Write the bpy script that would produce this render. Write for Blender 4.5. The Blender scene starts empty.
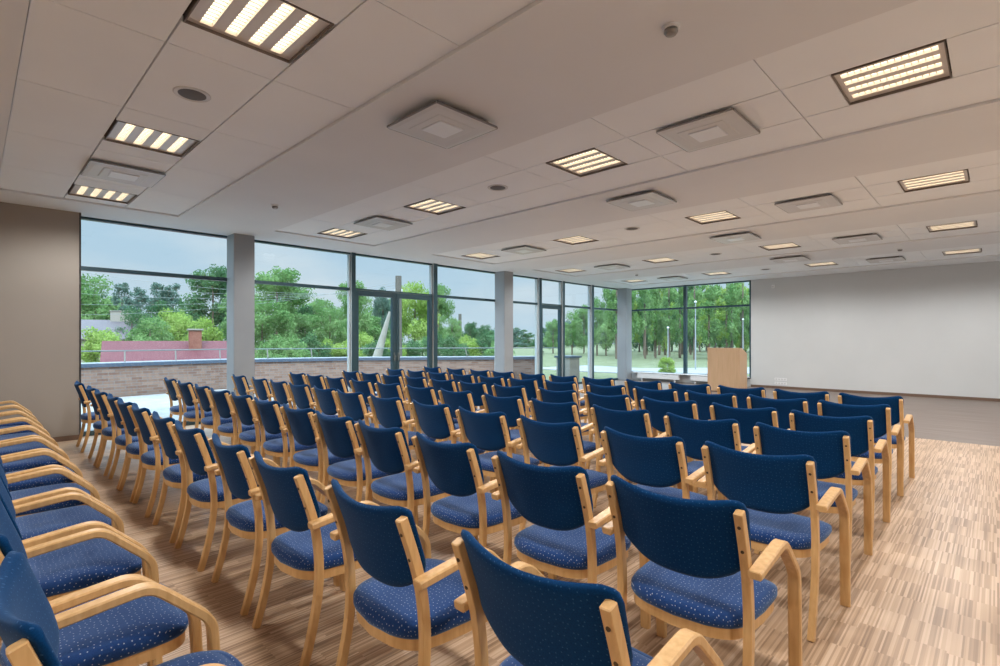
import bpy, bmesh, math, random
from mathutils import Vector, Matrix, noise
S = bpy.context.scene
COL = S.collection
R = math.radians
random.seed(7)

# ------------------------------------------------------------------ camera, world, sun, exposure
CAM_H = 1.42
YAW = R(44.1)
cd = bpy.data.cameras.new('camera'); cam = bpy.data.objects.new('camera', cd); COL.objects.link(cam)
cam.location = (0, 0, CAM_H); cam.rotation_euler = (R(90), 0, YAW)
cd.sensor_width = 36; cd.lens = 36*513/1000; cd.shift_y = 0.007; cd.clip_start = 0.02; cd.clip_end = 600
S.camera = cam
S.view_settings.view_transform = 'Standard'; S.view_settings.look = 'None'
S.view_settings.exposure = 0.0; S.view_settings.gamma = 1.0; S.view_settings.use_curve_mapping = False
S.cycles.use_denoising = True
S.cycles.max_bounces = 10; S.cycles.diffuse_bounces = 5; S.cycles.transparent_max_bounces = 16
S.cycles.sample_clamp_indirect = 6.0

SKY_STRENGTH = 1.0
TUBE_GLOW = 3.2
LAMP_WATTS = 128.0
w = bpy.data.worlds.new('sky'); S.world = w; w.use_nodes = True
nt = w.node_tree; nt.nodes.clear()
out = nt.nodes.new('ShaderNodeOutputWorld'); bg = nt.nodes.new('ShaderNodeBackground')
tc = nt.nodes.new('ShaderNodeTexCoord'); sep = nt.nodes.new('ShaderNodeSeparateXYZ')
mp = nt.nodes.new('ShaderNodeMapping'); mp.inputs['Scale'].default_value = (1.6, 1.6, 5.0)
nz = nt.nodes.new('ShaderNodeTexNoise'); nz.inputs['Scale'].default_value = 2.2; nz.inputs['Detail'].default_value = 5
r1 = nt.nodes.new('ShaderNodeValToRGB'); r2 = nt.nodes.new('ShaderNodeValToRGB'); mx = nt.nodes.new('ShaderNodeMix'); mx.data_type = 'RGBA'
nt.links.new(tc.outputs['Generated'], sep.inputs[0]); nt.links.new(tc.outputs['Generated'], mp.inputs[0]); nt.links.new(mp.outputs[0], nz.inputs[0])
nt.links.new(sep.outputs['Z'], r1.inputs[0])
r1.color_ramp.elements[0].position = 0.0; r1.color_ramp.elements[0].color = (.56, .72, .84, 1)
r1.color_ramp.elements[1].position = 0.55; r1.color_ramp.elements[1].color = (.36, .58, .78, 1)
nt.links.new(nz.outputs['Fac'], r2.inputs[0])
r2.color_ramp.elements[0].position = .40; r2.color_ramp.elements[0].color = (0, 0, 0, 1)
r2.color_ramp.elements[1].position = .68; r2.color_ramp.elements[1].color = (1, 1, 1, 1)
nt.links.new(r2.outputs[0], mx.inputs['Factor']); nt.links.new(r1.outputs[0], mx.inputs['A']); mx.inputs['B'].default_value = (.70, .79, .86, 1)
nt.links.new(mx.outputs['Result'], bg.inputs[0])
zr = nt.nodes.new('ShaderNodeMapRange')          # an overcast sky is several times brighter overhead than at the horizon
zr.inputs['From Min'].default_value = .22; zr.inputs['From Max'].default_value = .65; zr.inputs['To Min'].default_value = SKY_STRENGTH; zr.inputs['To Max'].default_value = SKY_STRENGTH*6.5
nt.links.new(sep.outputs['Z'], zr.inputs['Value']); nt.links.new(zr.outputs[0], bg.inputs[1])
nt.links.new(bg.outputs[0], out.inputs[0])

sd = bpy.data.lights.new('sun', 'SUN'); sd.energy = 2.0; sd.angle = R(4); sd.color = (1.0, .96, .88)
sun = bpy.data.objects.new('sun', sd); COL.objects.link(sun)
sun.rotation_euler = Vector((-.55, .42, -.72)).to_track_quat('-Z', 'Y').to_euler()

# ------------------------------------------------------------------ materials
def mat(name, color=(.8, .8, .8), rough=.5, metal=0, emit=None, estr=0, sheen=0, spec=None):
    m = bpy.data.materials.new(name); m.use_nodes = True
    b = m.node_tree.nodes['Principled BSDF']
    b.inputs['Base Color'].default_value = (*color, 1); b.inputs['Roughness'].default_value = rough; b.inputs['Metallic'].default_value = metal
    if emit: b.inputs['Emission Color'].default_value = (*emit, 1); b.inputs['Emission Strength'].default_value = estr
    if sheen: b.inputs['Sheen Weight'].default_value = sheen; b.inputs['Sheen Roughness'].default_value = .45; b.inputs['Sheen Tint'].default_value = (.55, .75, 1, 1)
    if spec is not None: b.inputs['Specular IOR Level'].default_value = spec
    return m
def nodes(m): return m.node_tree.nodes, m.node_tree.links, m.node_tree.nodes['Principled BSDF']
def noisy(name, c1, c2, scale=6, rough=.6, detail=4, stretch=(1, 1, 1), spec=None, bump=0, coord='Object'):
    m = mat(name, c1, rough, spec=spec); n, l, b = nodes(m)
    t = n.new('ShaderNodeTexCoord'); p = n.new('ShaderNodeMapping'); p.inputs['Scale'].default_value = stretch
    z = n.new('ShaderNodeTexNoise'); z.inputs['Scale'].default_value = scale; z.inputs['Detail'].default_value = detail
    r = n.new('ShaderNodeValToRGB'); r.color_ramp.elements[0].position = .3; r.color_ramp.elements[1].position = .7
    r.color_ramp.elements[0].color = (*c1, 1); r.color_ramp.elements[1].color = (*c2, 1)
    l.new(t.outputs[coord], p.inputs[0]); l.new(p.outputs[0], z.inputs[0]); l.new(z.outputs['Fac'], r.inputs[0]); l.new(r.outputs[0], b.inputs['Base Color'])
    if bump:
        bp = n.new('ShaderNodeBump'); bp.inputs['Strength'].default_value = bump; l.new(z.outputs['Fac'], bp.inputs['Height']); l.new(bp.outputs[0], b.inputs['Normal'])
    return m

def fabric(name, plane, c1, c2, cd, sh):
    m = mat(name, c1, .85, sheen=sh, spec=.08); n, l, b = nodes(m)
    t = n.new('ShaderNodeTexCoord'); s = n.new('ShaderNodeSeparateXYZ'); c = n.new('ShaderNodeCombineXYZ')
    l.new(t.outputs['Object'], s.inputs[0]); l.new(s.outputs['X'], c.inputs[0]); l.new(s.outputs[plane], c.inputs[1])
    if plane == 'Y':       # on the upright edges the weave runs round the side instead of stretching
        sn = n.new('ShaderNodeSeparateXYZ'); l.new(t.outputs['Normal'], sn.inputs[0])
        lt = n.new('ShaderNodeMath'); lt.operation = 'LESS_THAN'; lt.inputs[1].default_value = .62; l.new(sn.outputs['Z'], lt.inputs[0])
        ad = n.new('ShaderNodeMath'); ad.operation = 'ADD'; l.new(s.outputs['X'], ad.inputs[0]); l.new(s.outputs['Y'], ad.inputs[1])
        c2_ = n.new('ShaderNodeCombineXYZ'); l.new(ad.outputs[0], c2_.inputs[0]); l.new(s.outputs['Z'], c2_.inputs[1])
        mm = n.new('ShaderNodeMix'); mm.data_type = 'VECTOR'; l.new(lt.outputs[0], mm.inputs['Factor']); l.new(c.outputs[0], mm.inputs['A']); l.new(c2_.outputs[0], mm.inputs['B'])
        cvec = mm.outputs['Result']
    else: cvec = c.outputs[0]
    v = n.new('ShaderNodeTexVoronoi'); v.voronoi_dimensions = '2D'; v.inputs['Scale'].default_value = 52; v.inputs['Randomness'].default_value = .55
    l.new(cvec, v.inputs['Vector'])
    k = n.new('ShaderNodeMath'); k.operation = 'LESS_THAN'; k.inputs[1].default_value = .10; l.new(v.outputs['Distance'], k.inputs[0])
    z = n.new('ShaderNodeTexNoise'); z.inputs['Scale'].default_value = 260; l.new(t.outputs['Object'], z.inputs[0])
    r = n.new('ShaderNodeValToRGB'); r.color_ramp.elements[0].color = (*c1, 1); r.color_ramp.elements[1].color = (*c2, 1)
    l.new(z.outputs['Fac'], r.inputs[0])
    x = n.new('ShaderNodeMix'); x.data_type = 'RGBA'; l.new(k.outputs[0], x.inputs['Factor']); l.new(r.outputs[0], x.inputs['A']); x.inputs['B'].default_value = (*cd, 1)
    l.new(x.outputs['Result'], b.inputs['Base Color'])
    return m

M = {}
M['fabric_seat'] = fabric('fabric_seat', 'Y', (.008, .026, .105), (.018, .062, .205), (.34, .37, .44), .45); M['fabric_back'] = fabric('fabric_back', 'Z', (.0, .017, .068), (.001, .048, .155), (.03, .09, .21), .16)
M['beech'] = noisy('beech', (.60, .34, .13), (.72, .45, .20), 9, .38, 3, (6, 6, .8))
M['screw'] = mat('screw', (.12, .08, .05), .4, .8)
M['plaster'] = noisy('plaster', (.76, .785, .81), (.79, .815, .84), 1.2, .9)
M['tile'] = noisy('tile', (.86, .90, .935), (.89, .93, .96), 1.5, .85)
M['gap'] = mat('gap', (.045, .04, .04), .9)
M['wall_grey'] = noisy('wall_grey', (.59, .605, .61), (.63, .645, .65), .8, .85)
M['wall_warm'] = noisy('wall_warm', (.31, .275, .24), (.34, .30, .265), .8, .85)
M['column'] = noisy('column', (.29, .31, .33), (.32, .34, .36), 1.5, .5)
M['frame'] = mat('frame', (.035, .075, .095), .3, .2)
M['frame_side_lit'] = mat('frame_side_lit', (.56, .61, .62), .4, 0)  # pale copy of frame: light on the mullion sides put into the colour
M['white'] = mat('white', (.78, .79, .80), .45)
M['plate'] = mat('plate', (.62, .62, .62), .35)
M['plate_center'] = mat('plate_center', (.80, .83, .86), .3)
M['darkedge'] = mat('darkedge', (.11, .085, .065), .5)
M['edge'] = mat('edge', (.17, .14, .115), .5)  # dark tone paints the unlit inner edge of the light recess
M['greymetal'] = mat('greymetal', (.28, .27, .26), .35, .7)
M['reflector'] = mat('reflector', (.70, .66, .62), .4, .2)
M['lamp'] = mat('lamp', (1, .9, .7), .5, emit=(1.0, .84, .60), estr=TUBE_GLOW)
M['brown_trim'] = mat('brown_trim', (.16, .10, .07), .5)
M['speaker'] = mat('speaker', (.13, .125, .125), .7)
M['lectern'] = noisy('lectern', (.55, .36, .21), (.62, .42, .26), 3, .4, 3, (8, 8, .6))
M['steel'] = mat('steel', (.12, .15, .15), .35, .1)
M['steel_dark'] = mat('steel_dark', (.20, .19, .17), .5, .3)
M['coping'] = mat('coping', (.10, .13, .18), .4, .3)
M['coping_light'] = mat('coping_light', (.55, .60, .66), .35, .3)
M['paving'] = noisy('paving', (.27, .265, .26), (.36, .355, .35), 3, .8)
M['grass'] = noisy('grass', (.105, .125, .05), (.18, .19, .10), 1.2, .95, 6)
M['road'] = noisy('road', (.25, .25, .26), (.30, .30, .30), 2, .9)
M['roof_red'] = noisy('roof_red', (.125, .028, .036), (.16, .042, .05), 2, .7, 3, (8, 1, 1))
M['chimney'] = noisy('chimney', (.24, .08, .06), (.32, .14, .10), 4, .85)
M['house_wall'] = mat('house_wall', (.36, .32, .28), .8)
M['roof_grey'] = mat('roof_grey', (.13, .11, .12), .7)
M['bark'] = noisy('bark', (.12, .09, .065), (.22, .17, .13), 4, .9, 4, (3, 3, .6))
M['pole_wood'] = mat('pole_wood', (.13, .115, .10), .8)
M['concrete'] = noisy('concrete', (.30, .28, .25), (.38, .36, .32), 3, .85)
M['glassdark'] = mat('glassdark', (.03, .03, .035), .1)
M['cable'] = mat('cable', (.35, .38, .40), .6)

def glass():
    m = bpy.data.materials.new('pane_glass'); m.use_nodes = True; n = m.node_tree.nodes; l = m.node_tree.links; n.clear()
    o = n.new('ShaderNodeOutputMaterial'); t = n.new('ShaderNodeBsdfTransparent'); g = n.new('ShaderNodeBsdfGlossy'); x = n.new('ShaderNodeMixShader'); lw = n.new('ShaderNodeLayerWeight'); lw.inputs[0].default_value = .5; pw_ = n.new('ShaderNodeMath'); pw_.operation = 'POWER'; pw_.inputs[1].default_value = 5; l.new(lw.outputs['Facing'], pw_.inputs[0])
    f = n.new('ShaderNodeMath'); f.operation = 'MULTIPLY_ADD'; f.inputs[1].default_value = .5; f.inputs[2].default_value = .025; l.new(pw_.outputs[0], f.inputs[0])
    g.inputs['Roughness'].default_value = .0; t.inputs[0].default_value = (.95, .98, .985, 1)
    l.new(f.outputs[0], x.inputs[0]); l.new(t.outputs[0], x.inputs[1]); l.new(g.outputs[0], x.inputs[2]); l.new(x.outputs[0], o.inputs[0])
    return m
M['glass'] = glass()

def brick():
    m = mat('brick', rough=.9); n, l, b = nodes(m)
    t = n.new('ShaderNodeTexCoord'); p = n.new('ShaderNodeTexBrick')
    p.inputs['Color1'].default_value = (.21, .115, .085, 1); p.inputs['Color2'].default_value = (.31, .205, .16, 1); p.inputs['Mortar'].default_value = (.24, .21, .19, 1)
    p.inputs['Scale'].default_value = 1.0; p.inputs['Brick Width'].default_value = .25; p.inputs['Row Height'].default_value = .075; p.inputs['Mortar Size'].default_value = .008
    l.new(t.outputs['UV'], p.inputs[0]); l.new(p.outputs[0], b.inputs['Base Color'])
    return m
M['brick'] = brick()

def parquet():
    """industrial parquet: short fine strips laid in blocks, their length along Y"""
    m = mat('parquet', rough=.38, spec=.45); n, l, b = nodes(m)
    def math_(op, a, bb=None):
        k = n.new('ShaderNodeMath'); k.operation = op
        for i, q in enumerate((a, bb)):
            if q is None: continue
            if isinstance(q, (int, float)): k.inputs[i].default_value = q
            else: l.new(q, k.inputs[i])
        return k.outputs[0]
    t = n.new('ShaderNodeTexCoord'); s = n.new('ShaderNodeSeparateXYZ'); l.new(t.outputs['Object'], s.inputs[0])
    X, Y = s.outputs['X'], s.outputs['Y']
    col = math_('FLOOR', math_('DIVIDE', X, .165))
    wn0 = n.new('ShaderNodeTexWhiteNoise'); wn0.noise_dimensions = '1D'; l.new(col, wn0.inputs['W'])
    row = math_('FLOOR', math_('ADD', math_('DIVIDE', Y, .24), wn0.outputs['Value']))
    xs = X
    strip = math_('FLOOR', math_('DIVIDE', xs, .0078))
    block = math_('FLOOR', math_('DIVIDE', xs, .165))
    def wnoise(a, bb):
        c = n.new('ShaderNodeCombineXYZ'); l.new(a, c.inputs[0]); l.new(bb, c.inputs[1])
        q = n.new('ShaderNodeTexWhiteNoise'); q.noise_dimensions = '2D'; l.new(c.outputs[0], q.inputs['Vector']); return q.outputs['Value']
    v1 = wnoise(strip, row); v2 = wnoise(block, row)
    nzz = n.new('ShaderNodeTexNoise'); nzz.inputs['Scale'].default_value = 1.6; nzz.inputs['Detail'].default_value = 2; l.new(t.outputs['Object'], nzz.inputs[0])
    v = math_('ADD', math_('ADD', math_('MULTIPLY', v1, .52), math_('MULTIPLY', v2, .08)), math_('MULTIPLY', nzz.outputs['Fac'], .40))
    r = n.new('ShaderNodeValToRGB'); e = r.color_ramp.elements
    e[0].position = .12; e[0].color = (.21, .12, .065, 1); e[1].position = .92; e[1].color = (.70, .52, .375, 1)
    x = e.new(.5); x.color = (.48, .315, .195, 1)
    l.new(v, r.inputs[0]); l.new(r.outputs[0], b.inputs['Base Color'])
    return m
M['parquet'] = parquet()
M['floor_dark'] = noisy('floor_dark', (.15, .11, .09), (.25, .195, .165), 2.0, .4, 6, (.5, 7, 1), coord='Object')

def leafmat(name, c1, c2):
    m = bpy.data.materials.new(name); m.use_nodes = True; n = m.node_tree.nodes; l = m.node_tree.links; n.clear()
    o = n.new('ShaderNodeOutputMaterial'); d = n.new('ShaderNodeBsdfDiffuse'); t = n.new('ShaderNodeBsdfTranslucent'); x = n.new('ShaderNodeMixShader'); x.inputs[0].default_value = .35
    g = n.new('ShaderNodeTexCoord'); z = n.new('ShaderNodeTexNoise'); z.inputs['Scale'].default_value = 1.3; z.inputs['Detail'].default_value = 5
    r = n.new('ShaderNodeValToRGB'); r.color_ramp.elements[0].position = .35; r.color_ramp.elements[1].position = .65
    r.color_ramp.elements[0].color = (*c1, 1); r.color_ramp.elements[1].color = (*c2, 1)
    l.new(g.outputs['Object'], z.inputs[0]); l.new(z.outputs['Fac'], r.inputs[0]); l.new(r.outputs[0], d.inputs[0]); l.new(r.outputs[0], t.inputs[0])
    l.new(d.outputs[0], x.inputs[1]); l.new(t.outputs[0], x.inputs[2]); l.new(x.outputs[0], o.inputs[0]); return m
M['leaf_dark'] = leafmat('leaf_dark', (.065, .15, .07), (.17, .30, .14))
M['leaf_mid'] = leafmat('leaf_mid', (.13, .26, .085), (.30, .45, .19))
M['leaf_light'] = leafmat('leaf_light', (.25, .38, .08), (.42, .54, .17))
M['leaf_blue'] = leafmat('leaf_blue', (.10, .17, .13), (.18, .28, .23))

# ------------------------------------------------------------------ mesh helpers
class MB:
    def __init__(s): s.v = []; s.f = []; s.uv = None
    def quad(s, a, b, c, d):
        i = len(s.v); s.v += [tuple(a), tuple(b), tuple(c), tuple(d)]; s.f.append((i, i+1, i+2, i+3))
    def box(s, x0, x1, y0, y1, z0, z1):
        i = len(s.v); s.v += [(x, y, z) for z in (z0, z1) for x, y in ((x0, y0), (x1, y0), (x1, y1), (x0, y1))]
        s.f += [tuple(i+k for k in q) for q in ((0, 3, 2, 1), (4, 5, 6, 7), (0, 1, 5, 4), (1, 2, 6, 5), (2, 3, 7, 6), (3, 0, 4, 7))]; return s
    def bbox(s, x0, x1, y0, y1, z0, z1, b=.004):
        """box with chamfered edges"""
        bm = bmesh.new(); bmesh.ops.create_cube(bm, size=1)
        for v in bm.verts: v.co = Vector(((x0+x1)/2+v.co.x*(x1-x0), (y0+y1)/2+v.co.y*(y1-y0), (z0+z1)/2+v.co.z*(z1-z0)))
        bmesh.ops.bevel(bm, geom=bm.edges[:], offset=b, segments=2, affect='EDGES'); s.add(bm); bm.free(); return s
    def add(s, bm):
        i = len(s.v); bm.verts.index_update(); s.v += [tuple(v.co) for v in bm.verts]; s.f += [tuple(i+v.index for v in f.verts) for f in bm.faces]
    def rings(s, rings, cap=True, closed=False):
        """loft closed loops of equal length"""
        i = len(s.v); n = len(rings[0])
        for r in rings: s.v += [tuple(p) for p in r]
        m = len(rings)
        for a in range(m if closed else m-1):
            b = (a+1) % m
            for k in range(n):
                s.f.append((i+a*n+k, i+a*n+(k+1) % n, i+b*n+(k+1) % n, i+b*n+k))
        if cap and not closed:
            s.f.append(tuple(i+k for k in range(n-1, -1, -1))); s.f.append(tuple(i+(m-1)*n+k for k in range(n)))
        return s
    def tube(s, pts, r, n=8):
        pts = [Vector(p) for p in pts]; rg = []
        for k, p in enumerate(pts):
            d = (pts[min(k+1, len(pts)-1)]-pts[max(k-1, 0)]).normalized()
            a = d.cross(Vector((0, 0, 1))); a = a.normalized() if a.length > 1e-3 else Vector((1, 0, 0)); b = d.cross(a).normalized()
            rr = r[k] if isinstance(r, (list, tuple)) else r
            rg.append([p+(a*math.cos(2*math.pi*q/n)+b*math.sin(2*math.pi*q/n))*rr for q in range(n)])
        return s.rings(rg)
    def lathe(s, prof, c=(0, 0, 0), n=28):
        rg = [[(c[0]+r*math.cos(2*math.pi*q/n), c[1]+r*math.sin(2*math.pi*q/n), c[2]+z) for q in range(n)] for r, z in prof]
        return s.rings(rg)
    def prism(s, poly, z0, z1):
        """poly = [(x,y)..] extruded up"""
        return s.rings([[(x, y, z0) for x, y in poly], [(x, y, z1) for x, y in poly]])
    def mesh(s, name, m, smooth=False):
        me = bpy.data.meshes.new(name); me.from_pydata(s.v, [], s.f); me.materials.append(m); me.update()
        bm = bmesh.new(); bm.from_mesh(me); bmesh.ops.recalc_face_normals(bm, faces=bm.faces[:]); bm.to_mesh(me); bm.free()
        if smooth:
            me.polygons.foreach_set('use_smooth', [True]*len(me.polygons))
            if smooth != 'all': me.set_sharp_from_angle(angle=R(smooth if smooth is not True else 40))
        return me
    def build(s, name, m, parent=None, smooth=False, loc=None):
        o = bpy.data.objects.new(name, s.mesh(name, m, smooth)); COL.objects.link(o)
        if parent: o.parent = parent
        if loc: o.location = loc
        return o

def tag(o, label, cat, group=None, kind=None):
    o['label'] = label; o['category'] = cat
    if group: o['group'] = group
    if kind: o['kind'] = kind
    return o
def empty(name, loc=(0, 0, 0), rz=0):
    o = bpy.data.objects.new(name, None); COL.objects.link(o); o.location = loc; o.rotation_euler = (0, 0, rz); o.empty_display_size = .1; return o
def struct(name, mb, m, parent=None, smooth=False):
    o = mb.build(name, m, parent, smooth)
    if not parent: o['kind'] = 'structure'
    return o
def copy_tree(o, parent=None, skip=()):
    c = o.copy(); COL.objects.link(c); c.parent = parent
    for ch in o.children:
        if ch.name.split('.')[0] in skip: continue
        copy_tree(ch, c, skip)
    return c

# ------------------------------------------------------------------ room shell
H = 3.24; XG = -9.72; YF = 16.5; XR = 3.6; YB = -3.1
struct('floor', MB().box(-9.9, XR+.2, YB-.2, 9.55, -.12, 0), M['parquet'])
struct('floor.001', MB().box(-9.9, XR+.2, 9.562, YF+.2, -.12, 0), M['floor_dark'])
struct('trim_4', MB().box(-9.7, XR, 9.55, 9.562, -.12, .002), M['greymetal'])
struct('wall_front', MB().box(-5.37, XR+.2, YF, YF+.3, 0, H+.1), M['wall_grey'])
struct('wall_left', MB().box(-9.95, -9.42, YB, 1.08, 0, H+.1), M['wall_warm'])
struct('wall_back', MB().box(-9.95, XR+.2, YB-.25, YB, 0, H+.1), M['wall_warm'])
struct('wall_right', MB().box(XR, XR+.25, YB, YF, 0, H+.1), M['wall_grey'])
struct('baseboard_left', MB().box(-9.42, -9.405, YB, 1.08, 0, .07), M['brown_trim'])
struct('baseboard_front', MB().box(-5.37, XR, YF-.015, YF, 0, .07), M['brown_trim'])
struct('trim_5', MB().box(-9.44, -9.41, 1.08, 1.10, 0, H), M['gap'])
struct('roof', MB().box(-10.1, XR+.4, YB-.4, YF+.5, H+.12, H+.3), M['gap'])

# ceiling: plaster bands with recessed strips of tiles
BANDS = [.22+3.315*k for k in range(-1, 5)]
X0B, X1B = -8.70, XR-.1
c = MB(); prev = YB-.1
REC = .022
for b in BANDS:
    y0, y1 = b, b+1.92
    y0c = max(y0, YB-.1)
    if y0c > prev: c.box(-9.95, XR+.1, prev, y0c, H, H+.1)
    c.box(-9.95, X0B, y0c, y1, H, H+.1); c.box(X1B, XR+.1, y0c, y1, H, H+.1)
    prev = y1
c.box(-9.95, XR+.1, prev, YF+.05, H, H+.1)
struct('ceiling', c, M['plaster'])
bk = MB()
for b in BANDS: bk.box(X0B, X1B, max(b, YB-.1), b+1.92, H+.1, H+.11)
struct('ceiling.001', bk, M['gap'])
COLX = [-8.685]+[-7.50+1.27*k for k in range(0, 9)]
COLX = [x for x in COLX if x < X1B]+[X1B]
LIGHTX = [-8.44, -5.90, -3.38, -.83, 1.70]
DIFFX = [-7.20, -2.13]
tl = MB()
for bi, b in enumerate(BANDS):
    rows = [(b+.006, b+.615), (b+.627, b+1.265), (b+1.277, b+1.912)]
    for ri, (ya, yb) in enumerate(rows):
        if yb < YB: continue
        ya = max(ya, YB-.05)
        for k in range(len(COLX)-1):
            xa, xb = COLX[k]+.004, COLX[k+1]-.004
            if ri == 1:
                lx = [x for x in LIGHTX if xa-.3 < x < xb-.3]
                if lx:
                    x = lx[0]
                    if x-xa > .05: tl.box(xa, x-.005, ya, yb, H+REC, H+.06)
                    if xb-(x+.605) > .05: tl.box(x+.607, xb, ya, yb, H+REC, H+.06)
                    continue
            tl.box(xa, xb, ya, yb, H+REC, H+.06)
struct('ceiling.002', tl, M['tile'])
rim = MB()
for b in BANDS[1:]:
    y1 = b+1.92
    rim.box(X0B, X1B, y1-.004, y1, H-.002, H+.03)
struct('trim_6', rim, M['white'])

# ------------------------------------------------------------------ ceiling lights
def make_light():
    root = empty('ceiling_light')
    W = .60; D = .62
    f = MB(); e = .007
    f.box(0, W, 0, e, 0, .05).box(0, W, D-e, D, 0, .05).box(0, e, e, D-e, 0, .05).box(W-e, W, e, D-e, 0, .05)
    f.build('frame', M['edge'], root)  # thin liner, coloured dark for the shade inside the recess
    MB().box(e, W-e, e, D-e, .072, .078).build('housing', M['reflector'], root)
    sw = .068; gp = (D-2*e-4*sw)/5
    rf = MB()
    for k in range(5):
        y0 = e+k*(gp+sw); y1 = y0+gp; z0 = .020
        rf.rings([[(x, y0, z0), (x, y1, z0), (x, y1-.004, z0+.045), (x, y0+.004, z0+.045)] for x in (e, W-e)])
    rf.box(e, e+.03, e, D-e, .018, .06); rf.box(W-e-.03, W-e, e, D-e, .018, .06)
    rf.build('reflector', M['reflector'], root)
    for k in range(4):
        y0 = e+gp+k*(gp+sw)
        t = MB().box(e+.03, W-e-.03, y0+.002, y0+sw-.002, .046, .052).build('lamp_tube', M['lamp'], root)
        lv = MB()
        for q in range(1, 14):
            x = e+.03+q*(W-2*e-.06)/14
            lv.box(x-.002, x+.002, y0, y0+sw, .034, .044)
        lv.build('louvre', M['plate'], t)
    ld = bpy.data.lights.new('lamp_light', 'SPOT'); ld.energy = LAMP_WATTS; ld.color = (.99, .99, .975); ld.spot_size = R(165); ld.spot_blend = .5; ld.shadow_soft_size = .12
    lo = bpy.data.objects.new('lamp_light', ld); COL.objects.link(lo); lo.parent = root; lo.location = (W/2, D/2, -.03)
    return root
# ------------------------------------------------------------------ square air diffusers
def make_diffuser():
    root = empty('air_diffuser')
    MB().box(-.26, .26, -.26, .26, -.05, 0).build('neck', M['darkedge'], root)
    s = .32
    rim_ = MB()
    for a in (-1, 1):
        rim_.box(-s, s, a*s-.008, a*s+.008, -.062, -.034); rim_.box(a*s-.008, a*s+.008, -s+.008, s-.008, -.062, -.034)
    rim_.build('frame', M['greymetal'], root)
    p = MB()
    def sq(h, z): return [(-h, -h, z), (h, -h, z), (h, h, z), (-h, h, z)]
    p.rings([sq(s-.01, -.048), sq(s, -.062), sq(s-.04, -.070), sq(.20, -.066), sq(.19, -.074), sq(.135, -.074)])
    p.build('plate', M['plate'], root)
    MB().bbox(-.125, .125, -.125, .125, -.088, -.070, .004).build('center_plate', M['plate_center'], root)
    return root
def make_speaker():
    root = empty('ceiling_speaker')
    MB().lathe([(.0, -.004), (.095, -.004), (.118, -.008), (.125, -.003), (.125, .004), (0, .004)][1:5]).build('ring', M['plate'], root, 30)
    MB().lathe([(.093, -.006), (.093, -.0045), (.06, -.009), (.001, -.010)]).build('grille', M['speaker'], root, 30)
    return root
def make_detector():
    root = empty('smoke_detector')
    MB().lathe([(.05, 0), (.05, -.014), (.046, -.018), (.001, -.018)]).build('base', M['white'], root, 30)
    MB().lathe([(.038, -.018), (.040, -.034), (.030, -.048), (.012, -.052), (.001, -.052)]).build('sensor', M['greymetal'], root, 30)
    return root
ORD = ['first', 'second', 'third', 'fourth', 'fifth', 'sixth', 'seventh', 'eighth', 'ninth', 'tenth', 'eleventh', 'twelfth']
BNAME = {0: 'tiled strip nearest the camera', 1: 'second tiled strip from the camera', 2: 'third tiled strip from the camera', 3: 'fourth tiled strip from the camera', 4: 'tiled strip farthest from the camera'}
XN = ['beside the long windows', 'second out from the windows', 'third out from the windows', 'fourth out from the windows', 'fifth out from the windows']
light0 = make_light(); first = True
for bi, b in enumerate(BANDS):
    for xi, x in enumerate(LIGHTX):
        vis = bi >= 1 and x < 1 and not (bi == 1 and xi > 2)
        if bi == 0 and xi not in (1, 2, 3): continue
        o = light0 if first else copy_tree(light0); first = False
        o.location = (x, b+.637 if bi else YB+.05, H+REC-.004)
        if bi == 0:
            tag(o, 'louvred light behind the camera, %s' % XN[xi], 'ceiling light', 'louvred ceiling lights')
        else:
            tag(o, 'recessed four-tube ceiling light, %s, in %s' % (XN[xi], BNAME[bi-1]), 'ceiling light', 'louvred ceiling lights')
diff0 = make_diffuser(); first = True
for bi, b in enumerate(BANDS[1:]):
    for xi, x in enumerate(DIFFX):
        if bi == 0 and xi == 1: continue
        o = diff0 if first else copy_tree(diff0); first = False
        o.location = (x+.32, b+.945, H+REC); o.scale.z = .6
        tag(o, 'square air diffuser set in %s, %s' % (BNAME[bi], ('toward the windows', 'away from the windows')[xi]), 'air diffuser', 'square ceiling air diffusers')
PB = ['nearest plaster band', 'second plaster band from the camera', 'third plaster band from the camera', 'farthest plaster band from the camera']
for k in range(4):
    o = copy_tree(diff0); o.location = (-3.30, 2.72+3.315*k, H-.03 if k < 1 else H-.005)
    tag(o, 'square air diffuser hanging under the %s' % PB[k], 'air diffuser', 'square ceiling air diffusers')
    if k == 0:
        MB().box(-.27, .27, -.27, .27, 0, .03).build('neck', M['darkedge'], o)
sp0 = make_speaker()
for k in range(5):
    o = sp0 if k == 0 else copy_tree(sp0)
    o.location = (-4.33, (1.155, 4.43, 7.60, 11.1, 14.4)[k], H+REC-.001)
    tag(o, 'round recessed ceiling speaker in %s' % BNAME[k], 'ceiling speaker', 'round ceiling speakers')
dt0 = make_detector()
for k, (x, y, lb) in enumerate([(-1.36, 2.83, 'small round smoke detector on the plaster near the top centre of the photo'),
                                (-7.0, 2.86, 'small grey smoke detector near the windows, by the first column'),
                                (-7.15, 12.8, 'small smoke detector on the ceiling near the corner column'),
                                (-1.39, 12.9, 'small smoke detector on the far ceiling toward the blank grey wall')]):
    o = dt0 if k == 0 else copy_tree(dt0); o.location = (x, y, H); tag(o, lb, 'smoke detector', 'smoke detectors')

# ------------------------------------------------------------------ columns
for k, (y0, y1) in enumerate([(3.12, 3.46), (9.80, 10.14), (15.98, 16.36)]):
    o = struct('pillar' if k == 0 else 'pillar.%03d' % k, MB().bbox(-9.69, -9.33, y0, y1, 0, H, .006), M['column'])

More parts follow.
